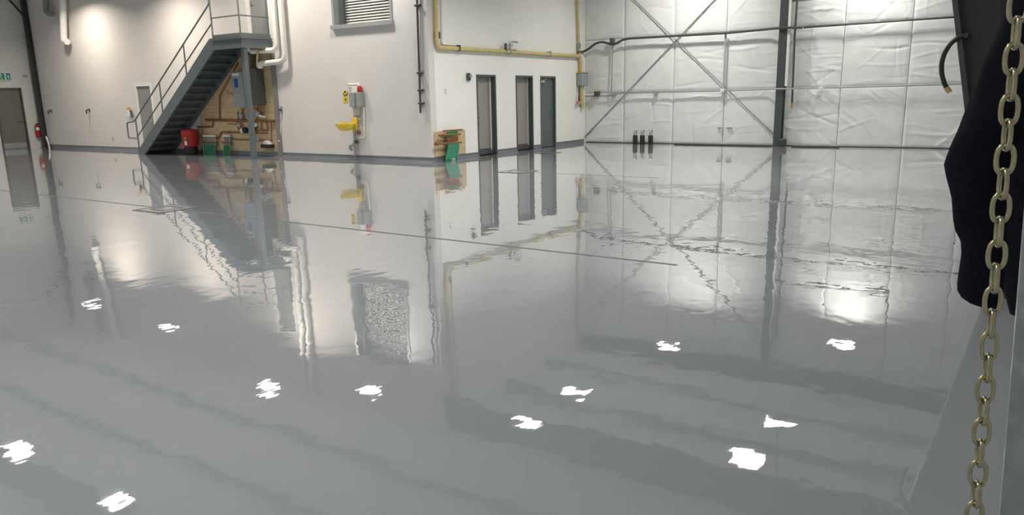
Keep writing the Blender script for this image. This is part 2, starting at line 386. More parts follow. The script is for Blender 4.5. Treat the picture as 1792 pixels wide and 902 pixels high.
# ------------------------------------------------------------------ steel stair with landing
YS0, YS1 = 13.05, YA-.03
LX0, LX1 = -18.38, -17.14
FX = -22.62
st = thing('steel_staircase', 'grey steel stair with landing and tube guard rail', 'stairs', (FX, (YS0+YS1)/2, 0))
NR = 16; rise = ZL/NR; run = (LX0-FX)/(NR-1)
slope = math.atan2(rise, run)
def stringer(y):
    o = .30/math.cos(slope)
    n0 = FX-.10
    pts = [(n0, 0), (n0+.34, 0), (LX0+.02, ZL-.30), (LX0+.02, ZL+.02), (LX0-.12, ZL+.02), (n0, .12)]
    return MB().prism(pts, 'y', y, y+.05)
obj('stringer', stringer(YS0), steel, st); obj('stringer', stringer(YS1-.05), steel, st)
tr0 = None
for k in range(NR-1):
    x = FX+k*run; z = (k+1)*rise
    if tr0 is None:
        tr0 = obj('tread', MB().box((x-.02, YS0+.05, z-.04), (x+run+.05, YS1-.05, z)).box((x+run+.04, YS0+.05, z-.085), (x+run+.05, YS1-.05, z-.04)), steel, st)
        ri0 = obj('riser', MB().box((x, YS0+.05, z-rise), (x+.008, YS1-.05, z-.04)), steel, st)
    else:
        for q in (tr0, ri0):
            c = q.copy(); C.objects.link(c); c.parent = st; c.location = (k*run, 0, k*rise)
obj('landing_plate', MB().box((LX0-.01, YS0+.02, ZL-.03), (LX1, YS1, ZL)), steel, st)
obj('landing_beam', MB().box((LX0+.02, YS0, ZL-.29), (LX1+.02, YS0+.05, ZL-.02)).box((LX0+.02, YS0-.03, ZL-.29), (LX1+.02, YS0, ZL-.27)).box((LX0+.02, YS0-.03, ZL-.045), (LX1+.02, YS0, ZL-.02)), steel, st)
obj('landing_beam', MB().box((LX1-.03, YS0+.05, ZL-.29), (LX1+.02, YS1, ZL-.02)).box((LX1+.02, YS0-.03, ZL-.29), (LX1+.05, YS1, ZL-.27)).box((LX1+.02, YS0-.03, ZL-.045), (LX1+.05, YS1, ZL-.02)), steel, st)
obj('toe_board', MB().box((LX0+.02, YS0+.0, ZL), (LX1, YS0+.012, ZL+.10)), steel, st)
obj('toe_board', MB().box((LX1-.012, YS0+.012, ZL), (LX1, YS1, ZL+.10)), steel, st)
pp = obj('support_post', MB().box((LX1-.12, YS0+.05, 0), (LX1-.0, YS0+.17, ZL-.03)), steel, st)
obj('base_plate', MB().box((LX1-.18, YS0-.0, 0), (LX1+.06, YS0+.22, .015)), steel, pp)
rr_ = .022
yr = YS0+.025
def on_slope(x): return (x-FX+.02)*rise/run + .16
RH = .98
xa = FX-.06
ext = .52
obj('hand_rail', MB().tube([(xa-ext, yr, on_slope(xa)+RH-.62), (xa-ext, yr, on_slope(xa)+RH-.12), (xa-.1, yr, on_slope(xa)+RH-.10), (LX0, yr, on_slope(LX0)+RH-.02), (LX0+.0, yr, ZL+1.07), (LX1-.03, yr, ZL+1.07)], rr_, 10, .12), steel, st, True)
obj('rail_return', MB().tube([(xa-ext, yr, on_slope(xa)+RH-.60), (xa-.0, yr, on_slope(xa)+RH-.62)], rr_, 10), steel, st, True)
obj('mid_rail', MB().tube([(xa, yr, on_slope(xa)+RH*.44), (LX0, yr, on_slope(LX0)+RH*.44)], rr_*.9, 10), steel, st, True)
obj('mid_rail', MB().tube([(LX0, yr, ZL+.55), (LX1-.03, yr, ZL+.55), (LX1-.03, YS1, ZL+.55)], rr_*.9, 10, .02), steel, st, True)
obj('hand_rail', MB().tube([(LX1-.03, yr, ZL+1.07), (LX1-.03, YS1, ZL+1.07)], rr_, 10), steel, st, True)
for px, py in ((285, 198), (327, 134)):
    x = ony(px, py, yr).x
    obj('rail_post', MB().tube([(x, yr, on_slope(x)-.12), (x, yr, on_slope(x)+RH)], rr_, 10), steel, st, True)
obj('rail_post', MB().tube([(xa, yr, .1), (xa, yr, on_slope(xa)+RH-.06)], rr_, 10), steel, st, True)
for x, y in ((LX0+.02, yr), (LX1-.03, yr), (LX1-.03, YS1-.05)):
    obj('rail_post', MB().tube([(x, y, ZL-.1), (x, y, ZL+1.07)], rr_, 10), steel, st, True)

# ------------------------------------------------------------------ plant under the stair
pl_x0, pl_x1 = A(350, 200).x, A(483, 200).x
bd = thing('plywood_backboard', 'tan plywood backboard under the stair landing', 'board', ((pl_x0+pl_x1)/2, YA, .13))
zc = A(400, 197).z
obj('plywood_sheet', MB().box((pl_x0, YA-.02, .13), (pl_x1, YA-.001, zc-.004)), plywood, bd)
obj('plywood_sheet', MB().prism([(pl_x0, zc+.004), (pl_x1, zc+.004), (pl_x1, 2.9), (-18.9, 2.9)], 'y', YA-.02, YA-.001), plywood, bd)
tag(obj('corner_post', MB().box((A(480, 150).x-.02, YA-.06, .02), (A(480, 150).x+.13, YA, 3.0)).box((A(480, 150).x-.03, YA-.07, 0), (A(480, 150).x+.14, YA, .02)), mat('taupe_post_paint', (.22, .21, .205), .5)), 'grey upright strip at the right edge of the plywood', 'post')
o = .022
def pl(*pts, off=.06): return [A(x, y, off) for x, y in pts]
cp = thing('copper_pipework', 'brown copper pipework fixed to the plywood backboard', 'pipes', A(415, 268, .06))
main = obj('header_pipe', MB().tube(pl((361, 210), (481, 212)), .035, 10), copper, cp, True)
runs = [([(345, 222), (372, 222), (372, 211)], .02), ([(347, 222), (348, 246)], .013), ([(384, 210), (384, 168), (416, 110)], .022), ([(380, 242), (383, 241), (387, 231), (427, 232)], .022),
        ([(399, 241), (412, 244), (476, 246)], .017), ([(441, 228), (469, 228), (465, 212)], .017), ([(441, 233), (468, 233)], .015), ([(457, 212), (457, 228)], .017), ([(474, 213), (475, 246)], .014), ([(398, 158), (400, 164), (414, 165)], .008),
        ([(416, 195), (417, 211)], .018), ([(424, 190), (424, 211)], .02), ([(449, 188), (450, 211)], .018), ([(461, 190), (461, 203), (446, 204)], .014), ([(398, 217), (417, 218)], .012), ([(416, 212), (416, 226), (430, 226)], .016), ([(378, 242), (378, 262)], .012), ([(384, 246), (392, 252)], .01)]
for pts, r in runs: obj('branch_pipe', MB().tube(pl(*pts), r, 8, .06), copper, cp, True)
for (x, y, s, m) in ((420, 219, .07, galvm), (430, 228, .09, blk), (443, 223, .08, blk), (442, 243, .08, redd), (452, 244, .05, galvm), (437, 201, .075, blk), (452, 199, .09, galvm), (423, 203, .08, galvm), (372, 210, .05, copper), (446, 232, .05, copper), (447, 219, .06, wplast), (425, 229, .07, wplast)):
    c = A(x, y, .10); mb = MB().lathe([(s*.6, -s*.8), (s, -s*.7), (s, s*.3), (s*.55, s*.45), (s*.55, s*.9)], c, 'y', 12); obj('valve_body', mb, m, cp, True)
ov = MB().tube([A(446, 199, .09), A(455, 203, .12), A(464, 205, .09)], [.03, .035, .03], 8); obj('white_elbow', ov, wplast, cp, True)
# electrical panel
p0, p1 = A(415, 126), A(443, 187)
ep = thing('electrical_panel', 'light grey electrical panel behind the landing post', 'panel', A(429, 187, .02))
obj('enclosure', MB().rbox((p0.x, YA-.24, p1.z), (p1.x, YA-.021, p0.z), .015), greyp, ep)
obj('cover', MB().rbox((p0.x+.03, YA-.255, p1.z+.03), (p1.x-.03, YA-.24, p0.z-.03), .008), greyp, ep)
obj('blue_sticker', MB().box((p0.x+.16, YA-.258, A(0, 157).z-.02 if False else p1.z+.55), (p0.x+.33, YA-.2552, p1.z+.80)), bluep, ep)
obj('pale_sticker', MB().box((p0.x+.10, YA-.258, p1.z+.88), (p0.x+.4, YA-.2552, p1.z+.95)), wplast, ep)
obj('side_switch', MB().rbox((p0.x-.07, YA-.2, p1.z+.3), (p0.x, YA-.06, p1.z+.46), .01), frame_dark, ep)
# boiler
p0, p1 = A(443, 121), A(468, 184)
bo = thing('wall_boiler', 'dark grey wall hung boiler right of the electrical panel', 'boiler', A(456, 184, .02))
obj('case', MB().rbox((p0.x, YA-.36, p1.z), (p1.x, YA-.021, p0.z), .03), dgreyp, bo)
obj('front_panel', MB().rbox((p0.x+.02, YA-.375, p1.z+.22), (p1.x-.02, YA-.36, p0.z-.02), .01), dgreyp, bo)
obj('rating_label', MB().box((p0.x+.02, YA-.379, p0.z-.48), (p0.x+.2, YA-.3752, p0.z-.06)), mat('label_paper', (.5, .53, .53), .6), bo)
obj('top_box', MB().rbox((p0.x-.12, YA-.3, p0.z), (p0.x+.30, YA-.04, p0.z+.45), .02), mat('dull_bronze', (.14, .12, .09), .5), bo)
obj('control_knob', MB().lathe([(.035, 0), (.035, -.03), (.02, -.035)], (p0.x+.1, YA-.36, p1.z+.1), 'y', 12), blk, bo)
for i in range(4):
    x = p0.x+.1+i*.13; obj('stub_pipe', MB().tube([(x, YA-.15, p1.z), (x, YA-.15, p1.z-.14)], .018, 8), copper, bo, True)
# flue pipes
def vz(px, z): return A(px, 60).x
xf1, xf2 = A(482, 50, .15).x, A(495, 50, .15).x
tag(obj('flue_pipe', MB().tube([(xf1, YA-.15, ZC), (xf1, YA-.15, A(480, 88, .15).z), (A(441, 90, .3).x, YA-.32, A(441, 90, .3).z)], .075, 14, .2), wpipe, None, True), 'white flue pipe bending left above the other one', 'pipe')
tag(obj('flue_pipe', MB().tube([(xf2, YA-.16, ZC), (xf2, YA-.16, A(495, 107, .16).z), (A(455, 112, .25).x, YA-.25, A(455, 112, .25).z), (A(455, 112, .25).x, YA-.25, A(456, 121, .2).z+.01)], .075, 14, .2), wpipe, None, True), 'white flue pipe bending left lower, outermost right', 'pipe')
tag(obj('gas_connector', MB().tube([A(462, 87, .3), A(452, 90, .34), A(450, 97, .34), A(450, 117, .3)], .028, 10, .15), yel_pipe, None, True), 'yellow flexible gas connector above the boiler', 'hose')
# red bin with black base
p = Vector((A(335, 262, .40).x, YA-.40, 0))
rb = thing('red_drum', 'red plastic drum on a black base beside the stair', 'drum', p)
obj('base', MB().lathe([(.19, 0), (.2, .02), (.2, .22), (.17, .24)], p, 'z', 20), blk, rb, True)
obj('drum_body', MB().lathe([(.20, .24), (.225, .28), (.245, .63), (.25, .68), (.255, .69), (.255, .72), (.23, .73)], p, 'z', 24), redd, rb, True)
obj('drum_lid', MB().lathe([(.24, .73), (.24, .75), (.1, .77), (.02, .77)], p, 'z', 24), redd, rb, True)
obj('tap', MB().lathe([(.03, 0), (.03, -.07), (.045, -.08), (.045, -.1)], p+Vector((.17, -.18, .5)), 'y', 10), brass, rb, True)
obj('label_plate', MB().box((p.x+.06, p.y-.245, .30), (p.x+.15, p.y-.21, .42)), wplast, rb)
# floor heating manifolds under the stair
def manifold_small(cx0, cx1, label, ntube):
    q0, q1 = A(cx0, 238, .12), A(cx1, 238, .12); zt = q0.z
    t_ = thing('heating_manifold', label, 'manifold', ((q0.x+q1.x)/2, YA-.12, 0), 'heating manifolds under the stair')
    obj('top_header', MB().tube([(q0.x, YA-.12, zt), (q1.x, YA-.12, zt)], .03, 10), wplast, t_, True)
    obj('return_header', MB().tube([(q0.x-.04, YA-.12, zt-.2), (q1.x+.04, YA-.12, zt-.2)], .028, 10), copper, t_, True)
    for bx_ in (q0.x+.02, q1.x-.05): obj('bracket', MB().box((bx_, YA-.1, zt-.25), (bx_+.03, YA-.021, zt+.03)), galvm, t_)
    for i in range(ntube):
        x = q0.x+.03+(q1.x-q0.x-.06)*i/(ntube-1)
        tb = obj('green_tube', MB().tube([(x, YA-.13, zt-.27), (x, YA-.15, .25), (x+.02, YA-.2, 0)], .024, 8, .1), green, t_, True)
        obj('tube_fitting', MB().tube([(x, YA-.12, zt-.03), (x, YA-.13, zt-.28)], .017, 8), galvm, tb, True)
    return t_
manifold_small(356, 377, 'wider heating manifold with green tubes beside the red drum', 7)
manifold_small(391, 402, 'narrow heating manifold with green tubes left of the landing post', 4)
p = A(469, 255, .1)
dv = thing('sump_pump', 'small black and white device low on the plywood', 'device', (p.x, YA-.12, p.z-.05))
obj('black_body', MB().rbox((p.x-.2, YA-.22, p.z-.06), (p.x+.2, YA-.021, p.z+.04), .02), blk, dv)
obj('white_top', MB().prism([(p.x-.13, p.z+.04), (p.x+.12, p.z+.04), (p.x+.04, p.z+.14), (p.x-.04, p.z+.15)], 'y', YA-.18, YA-.03), wplast, dv)
# valve box on the white wall beside the plywood
p = A(493, 192)
vb = thing('wall_valve', 'small dark wall valve right of the plywood board', 'valve', (p.x, YA, p.z))
obj('valve_plate', MB().rbox((p.x-.05, YA-.02, p.z-.1), (p.x+.05, YA, p.z+.1), .01), cond_m, vb)
obj('valve_stem', MB().lathe([(.035, -.02), (.035, -.09), (.02, -.1)], (p.x, YA, p.z), 'y', 10), frame_dark, vb)
# drain line from plywood edge
tag(obj('drain_line', MB().tube([A(491, 216, .03), A(491, 247, .03), A(486, 247, .1)], .012, 8, .03), wplast, None, True), 'thin white drain line right of the plywood board', 'pipe')

# ------------------------------------------------------------------ small things on the long wall, left of the stair
def hook(px, py, label):
    p = A(px, py); t_ = thing('wall_hook', label, 'hook', (p.x, YA, p.z))
    obj('back_plate', MB().rbox((p.x-.045, YA-.015, p.z-.02), (p.x+.045, YA, p.z+.10), .008), frame_dark, t_)
    obj('spout', MB().tube([(p.x, YA-.01, p.z+.05), (p.x, YA-.11, p.z+.05), (p.x, YA-.12, p.z-.08)], .028, 8, .05), frame_dark, t_, True)
hook(90, 196, 'dark wall spigot left of the two, near the far corner'); hook(157, 195, 'dark wall spigot right of the two')
def outlet(p, n, label, m=wplast):
    t_ = thing('wall_outlet', label, 'outlet', p); nx = abs(n[0]) > .5
    if nx:
        obj('cover_plate', MB().rbox((p.x, p.y-.05, p.z-.07), (p.x+.012, p.y+.05, p.z+.07), .006), m, t_)
        for s in (-.03, .03): obj('socket', MB().box((p.x+.012, p.y-.02, p.z+s-.018), (p.x+.015, p.y+.02, p.z+s+.018)), cond_m, t_)
    else:
        obj('cover_plate', MB().rbox((p.x-.05, p.y-.012, p.z-.07), (p.x+.05, p.y, p.z+.07), .006), m, t_)
        for s in (-.03, .03): obj('socket', MB().box((p.x-.02, p.y-.015, p.z+s-.018), (p.x+.02, p.y-.012, p.z+s+.018)), cond_m, t_)
outlet(A(198, 243), (0, -1, 0), 'small outlet low on the long wall left of the stair', mat('beige_plate', (.5, .49, .47), .5))
outlet(B(779, 160), (1, 0, 0), 'white outlet on the end wall above the manifold board')
p = A(228, 197)
ts = thing('wall_switch', 'white switch box with orange top beside the grey stair door', 'switch', (p.x, YA, p.z))
obj('switch_box', MB().rbox((p.x-.1, YA-.06, p.z-.12), (p.x+.1, YA, p.z+.1), .01), wplast, ts)
obj('indicator', MB().rbox((p.x-.09, YA-.07, p.z+.1), (p.x+.07, YA, p.z+.18), .01), skin, ts)
obj('dark_lever', MB().bar((p.x+.13, YA-.06, p.z+.08), (p.x+.2, YA-.06, p.z-.16), .05, .05, (0, 1, 0)), frame_dark, ts)
# pipes top left
tag(obj('vent_pipe', MB().tube([A(103, -250, .2), A(112, 72, .2), A(117.5, 73, .2)], .11, 14, .12), wpipe, None, True), 'white vent pipe dropping from the ceiling at far left', 'pipe')
tag(obj('drain_pipe', MB().tube([A(72, -250, .2), A(81, 22, .2), A(90, 24, .2)], .10, 12, .25), mat('grey_pvc', (.25, .25, .25), .5), None, True), 'grey bent pipe high up left of the white vent pipe', 'pipe')

# ------------------------------------------------------------------ far left wall things
sg = L(8, 133); sy0, sy1, sz0, sz1 = 12.72, L(18, 130).y, 2.5, 2.80
es = thing('exit_sign', 'white exit sign with green pictograms above the far left door', 'sign', (XL, (sy0+sy1)/2, sz0))
obj('sign_box', MB().rbox((XL, sy0, sz0), (XL+.05, sy1, sz1), .01), wplast, es)
ym = (sy0+sy1)/2
xs = XL+.051
g1 = obj('green_pictogram', MB().box((xs-.002, sy0+.03, sz0+.03), (xs+.002, ym+.05, sz1-.03)), signg, es)
c0 = (sy0+ym)/2+.04
fig = MB().lathe([(.026, 0), (.026, .003)], (xs+.002, c0+.02, sz1-.075), 'x', 12)
for a, b in (((c0+.015, sz1-.10), (c0-.01, sz0+.12)), ((c0-.01, sz0+.12), (c0+.05, sz0+.09)), ((c0+.05, sz0+.09), (c0+.045, sz0+.045)), ((c0-.01, sz0+.12), (c0-.06, sz0+.06)), ((c0+.01, sz1-.115), (c0+.06, sz1-.13)), ((c0+.01, sz1-.115), (c0-.05, sz1-.14))):
    fig.bar((xs+.004, a[0], a[1]), (xs+.004, b[0], b[1]), .022, .004, (1, 0, 0))
obj('running_figure', fig, wplast, g1)
g2 = obj('teal_pictogram', MB().box((xs-.002, ym+.10, sz0+.03), (xs+.002, sy1-.03, sz1-.03)), signb, es)
ya = (ym+.10+sy1-.03)/2
obj('arrow', MB().prism([(ya-.035, sz0+.15), (ya, sz0+.21), (ya+.035, sz0+.15), (ya+.014, sz0+.15), (ya+.014, sz0+.07), (ya-.014, sz0+.07), (ya-.014, sz0+.15)], 'x', xs+.002, xs+.005), wplast, g2)
p = Vector((XL+.09, 13.87, .40))
fe = thing('fire_extinguisher', 'red fire extinguisher hung beside the far left column', 'extinguisher', p)
obj('cylinder', MB().lathe([(.07, 0), (.085, .02), (.085, .36), (.06, .41), (.025, .44), (.025, .46)], p, 'z', 18), red, fe, True)
obj('valve_head', MB().rbox(p+Vector((-.03, -.03, .46)), p+Vector((.03, .03, .50)), .01).bar(p+Vector((0, -.02, .5)), p+Vector((0, .11, .54)), .02, .012), blk, fe)
obj('hose', MB().tube([p+Vector((0, -.03, .48)), p+Vector((.03, -.11, .42)), p+Vector((.04, -.1, .15))], .011, 8, .06), blk, fe, True)
obj('label_band', MB().lathe([(.086, .26), (.0865, .27), (.0865, .35), (.086, .36)], p, 'z', 18), wplast, fe, True)
obj('bracket', MB().box((XL, p.y-.03, .50), (XL+.02, p.y+.03, .85)), galvm, fe)
# left corner column
def ibeam(mb, cx, cy, wx, wy, z0, z1, t=.015, axis='x'):
    if axis == 'x':   # flanges face +-y
        mb.box((cx-wx/2, cy-wy/2, z0), (cx+wx/2, cy-wy/2+t, z1)); mb.box((cx-wx/2, cy+wy/2-t, z0), (cx+wx/2, cy+wy/2, z1)); mb.box((cx-t/2, cy-wy/2+t, z0), (cx+t/2, cy+wy/2-t, z1))
    else:
        mb.box((cx-wx/2, cy-wy/2, z0), (cx-wx/2+t, cy+wy/2, z1)); mb.box((cx+wx/2-t, cy-wy/2, z0), (cx+wx/2, cy+wy/2, z1)); mb.box((cx-wx/2+t, cy-t/2, z0), (cx+wx/2-t, cy+t/2, z1))
    return mb
lc = thing('steel_column', 'slim dark steel column in the far left corner', 'column', (XL+.16, YA-.13, 0))
obj('shaft', ibeam(MB(), XL+.30, YA-.10, .14, .16, .012, ZC), dsteel, lc)
obj('base_plate', MB().box((XL+.17, YA-.24, 0), (XL+.43, YA-.001, .012)), dsteel, lc)
obj('kicker_bracket', MB().bar((XL+.30, YA-.15, L(45, 30).z), (XL+.30, YA-.9, L(20, -20).z), .06, .06), dsteel, lc)
tag(obj('wall_conduit', MB().tube([(XL+.03, L(40, 133).y, L(40, 133).z), (XL+.03, YA-.24, L(50, 133).z)], .025, 8), cond_m, None, True), 'short grey conduit left of the far left column', 'conduit')
tag(obj('hose_stub', MB().tube([(XL+.58, YA-.10, .0), (XL+.58, YA-.12, .25), (XL+.50, YA-.12, .42)], .03, 8, .1), wpipe, None, True), 'short white pipe stub at the foot of the far left column', 'pipe')

# ------------------------------------------------------------------ eyewash station
ew = thing('eyewash_station', 'yellow eyewash bowl on a pipe stand by the wall', 'eyewash', A(622, 275, .12))
px0 = A(620, 210, .1).x
obj('supply_pipe', MB().tube([A(617, 150, .06), A(619.5, 262, .06)], .03, 10), wpipe, ew, True)
obj('stand_pipe', MB().tube([A(621, 228, .1), A(621.5, 258, .1), A(621.5, 273, .1)], .032, 10), galvm, ew, True)
bc = A(604, 219, .38)
bw = obj('bowl', MB().lathe([(.05, -.15), (.16, -.12), (.235, -.03), (.25, .035), (.24, .04), (.22, .0), (.13, -.045), (.03, -.05)], bc, 'z', 24), yel, ew, True)
for s in (-.06, .06): obj('spray_head', MB().lathe([(.03, -.03), (.035, .05), (.045, .06), (.045, .075)], bc+Vector((s, 0, 0)), 'z', 12), yel, bw, True)
obj('bowl_arm', MB().tube([bc+Vector((.1, .05, -.06)), A(620, 221, .12), A(620, 232, .1)], .04, 10, .08), yel, ew, True)
q = A(622, 213, .1)
obj('push_flag', MB().rbox((q.x-.07, YA-.16, q.z-.2), (q.x+.1, YA-.13, q.z+.10), .01), yel, ew)
q = A(613, 258, .12)
obj('drain_trap', MB().tube([A(621, 246, .1), A(619, 254, .12), A(613, 255, .14), A(612, 260, .14), A(617, 263, .1)], .035, 10, .08), galvm, ew, True)
obj('brass_valve', MB().lathe([(.05, -.05), (.06, 0), (.05, .05)], A(628, 232, .08), 'z', 12), copper, ew, True)
obj('drain_valve', MB().lathe([(.045, -.05), (.06, 0), (.045, .05)], A(622.5, 248, .08), 'y', 12), frame_dark, ew, True)
q0, q1 = A(617.5, 162), A(639.5, 187)
cb = thing('control_box', 'grey control box with red alarm lamp above the eyewash', 'box', (q0.x, YA, q1.z))
xmid = A(628, 175).x
obj('box_body', MB().rbox((q0.x, YA-.16, q1.z), (xmid, YA, q0.z), .012), greyp, cb)
obj('box_body', MB().rbox((xmid+.008, YA-.13, q1.z), (q1.x, YA, q0.z), .012), mat('green_grey_case', (.30, .33, .30), .5), cb)
q = A(629.5, 156, .07)
al = obj('alarm_lamp', MB().lathe([(.06, -.07), (.065, -.05), (.065, .03), (.04, .075), (.01, .085)], q, 'z', 16), red, cb, True)
obj('lamp_base', MB().lathe([(.03, -.14), (.03, -.07)], q, 'z', 12), galvm, al, True)
obj('white_relay', MB().rbox((A(620, 0).x if False else q.x-.26, YA-.09, q.z-.09), (q.x-.08, YA, q.z+.06), .01), wplast, cb)
cdx = A(637.5, 200, .04).x
tag(obj('white_conduit', MB().tube([A(637, 188, .04), A(638, 241, .04), A(628, 241, .04)], .022, 8, .03), wpipe, None, True), 'white conduit running down from the grey control box', 'conduit')
tag(obj('top_conduit', MB().tube([A(609, 148, .05), A(628, 147.5, .05), A(629, 152, .05)], .028, 8, .03), wpipe, None, True), 'short white pipe across the top of the eyewash', 'pipe')
tag(obj('sensor_wire', MB().tube([A(631, 188, .04), A(630, 203, .04), A(619, 203, .04)], .012, 6, .05), cond_m, None, True), 'thin grey wire looping below the control box', 'wire')
q0, q1 = A(600.5, 160.5), A(609.5, 180)
sn = thing('eyewash_sign', 'yellow eyewash sign left of the grey control box', 'sign', ((q0.x+q1.x)/2, YA, q1.z))
obj('sign_plate', MB().box((q0.x, YA-.008, q1.z), (q1.x, YA, q0.z)), yel, sn)
qc = Vector(((q0.x+q1.x)/2, YA-.008, q1.z+.25))
pic = MB()
for i in range(10):
    a0, a1 = PI+i*PI/10, PI+(i+1)*PI/10
    pic.bar(qc+Vector((.075*math.cos(a0), -.002, .08*math.sin(a0))), qc+Vector((.075*math.cos(a1), -.002, .08*math.sin(a1))), .004, .022, (0, 0, 1)) if False else pic.tube([qc+Vector((.075*math.cos(a0), -.002, .06*math.sin(a0))), qc+Vector((.075*math.cos(a1), -.002, .06*math.sin(a1)))], .011, 6)
pic.lathe([(.03, 0), (.03, -.004)], qc+Vector((0, -.001, .03)), 'y', 12)
obj('pictogram', pic, ink, sn)
obj('lettering_bar', MB().box((q0.x+.05, YA-.010, q1.z+.05), (q1.x-.05, YA-.008, q1.z+.075)).box((q0.x+.03, YA-.010, q1.z+.09), (q1.x-.03, YA-.008, q1.z+.11)), ink, sn)
# black pipe near the corner
bp_ = thing('air_drop_pipe', 'dark vertical air pipe near the white wall corner', 'pipe', A(736, 198, .06))
obj('pipe', MB().tube([A(726, -120, .07), A(736, 198, .07)], .026, 10), mat('black_iron', (.07, .068, .066), .4, .3), bp_, True)
for px, py in ((728.5, 10), (732.5, 128), (734, 158), (735, 181)):
    q = A(px, py, .05); obj('clamp', MB().rbox((q.x-.02, YA-.11, q.z-.025), (q.x+.12, YA, q.z+.025), .008), mat('black_iron', (.07, .068, .066), .4, .3), bp_)
tag(obj('thin_conduit', MB().tube([A(735, -60, .02), A(736.5, 145, .02)], .012, 8), cond_m, None, True), 'thin grey conduit beside the dark air pipe', 'conduit')

# ------------------------------------------------------------------ end wall: manifold board
q0, q1 = B(757.5, 232), B(813, 232)
y0, y1 = q0.y+.02, q1.y; zt = .74
mbd = thing('manifold_board', 'plywood board with green heating tubes at the wall corner', 'manifold', (XB, (y0+y1)/2, .1))
obj('plywood_sheet', MB().box((XB, y0, .13), (XB+.02, y1, zt)), plywood, mbd)
def bt(*pts): return [B(x, y, .14) for x, y in pts]
obj('copper_header', MB().tube(bt((776, 229.5), (809, 227)), .022, 10), copper, mbd, True)
obj('copper_header', MB().tube(bt((768, 237), (805, 234.5)), .026, 10), copper, mbd, True)
h3 = obj('copper_header', MB().tube(bt((763, 252), (807, 249.5)), .026, 10), copper, mbd, True)
obj('end_cap', MB().tube(bt((762, 252), (766, 252)), .042, 10), copper, h3, True)
nt_ = 8
yA_, yB_ = B(783, 240, .14).y, B(800, 240, .14).y
for i in range(nt_):
    y = yA_+(yB_-yA_)*i/(nt_-1); yb = y-.16+.02*i/nt_
    zt2 = B(790, 252, .14).z
    tb = obj('green_tube', MB().tube([(XB+.15, y, zt2), (XB+.17, y, zt2-.06), (XB+.2, yb, .06), (XB+.2, yb, 0)], .03, 8, .06), green, mbd, True)
    obj('green_fitting', MB().tube([(XB+.14, y, zt2+.20), (XB+.14, y, zt2+.30)], .024, 8), green, tb, True)
    obj('copper_fitting', MB().tube([(XB+.14, y, zt2+.06), (XB+.14, y, zt2+.18)], .026, 8), copper, tb, True)
obj('foot_collar', MB().lathe([(.07, 0), (.07, .05), (.05, .07)], (XB+.24, B(790, 279, .2).y, 0), 'z', 12), galvm, mbd, True)
# sounder box
q = B(818, 135)
so = thing('alarm_sounder', 'small dark sounder high up left of the first office door', 'device', (XB, q.y, q.z))
obj('body', MB().rbox((XB, q.y-.06, q.z-.09), (XB+.08, q.y+.06, q.z+.1), .02), frame_dark, so)
obj('horn', MB().lathe([(.03, .08), (.05, .11), (.05, .12)], (XB, q.y, q.z+.02), 'x', 12), greyp, so, True)
# yellow gas pipes
gp = thing('yellow_gas_pipe', 'yellow gas pipe along the end wall above the doors', 'pipe', B(890, 90, .08))
r_ = .055
obj('main_run', MB().tube([B(758, -200, .08), B(762.5, 0, .08), B(764.5, 83, .08), B(1015, 98.5, .08), B(1019, 185, .08)], r_, 12, .12), yel_pipe, gp, True)
obj('riser', MB().tube([B(1009, -200, .08), B(1010.5, 0, .08), B(1013.5, 97, .08)], .042, 10), yel_pipe, gp, True)
for px, py in ((764, 62), (800, 84.5), (890, 90.5), (960, 95), (1011, 80)):
    q = B(px, py, .05); obj('pipe_clamp', MB().cbox((XB+.07, q.y, q.z), (.15, .05, .15)), galvm if px > 850 else frame_dark, gp)
obj('drip_cap', MB().tube([B(1019, 180, .08), B(1019.5, 188, .08)], .062, 10), yel_pipe, gp, True)
wp = thing('white_wall_pipe', 'thin white pipe just inside the yellow gas pipe', 'pipe', B(780, 79, .06))
obj('pipe', MB().tube([B(769, -200, .05), B(772.5, 0, .05), B(773.5, 77, .05), B(797, 79, .05)], .026, 10, .06), wpipe, wp, True)
vt = thing('gas_valve', 'pale bent valve and regulator on top of the yellow pipe', 'valve', B(893, 88, .1))
obj('riser', MB().tube([B(893, 93, .12), B(892, 76, .12), B(896, 73, .12), B(906, 74, .12)], .025, 8, .05), galvm, vt, True)
obj('branch', MB().tube([B(893, 87, .12), B(903, 88, .12)], .022, 8), galvm, vt, True)
obj('regulator', MB().lathe([(.035, -.12), (.04, -.08), (.04, .1), (.03, .12)], B(885, 84, .1), 'z', 12), frame_dark, vt, True)
tag(obj('panel_conduit', MB().tube([B(1018.5, 100, .04), B(1021.5, 186, .04)], .05, 10), wpipe, None, True), 'white conduit beside the yellow drop at the far corner', 'conduit')
q = B(1014, 138)
db = thing('disconnect_box', 'grey disconnect box on the yellow drop at the far corner', 'box', (XB, q.y, q.z))
obj('box_body', MB().rbox((XB+.02, q.y-.22, q.z-.22), (XB+.20, q.y+.22, q.z+.17), .015), greyp, db)
obj('box_cap', MB().box((XB+.02, q.y-.23, q.z+.17), (XB+.21, q.y+.23, q.z+.2)), brass, db)
obj('hanging_cable', MB().tube([(XB+.1, q.y-.2, q.z-.22), (XB+.1, q.y-.24, q.z-.5), (XB+.1, q.y-.23, q.z-.72)], [.014, .014, .03], 8), blk, db, True)
obj('pink_cap', MB().lathe([(.05, 0), (.06, .02), (.06, .07)], (XB+.06, B(1009.5, 180, .06).y, B(1009.5, 180, .06).z), 'x', 12), pinkm, db, True)
obj('cross_pipe', MB().tube([B(1010, 181, .08), B(1027, 179, .08)], .025, 8), yel_pipe, db, True)

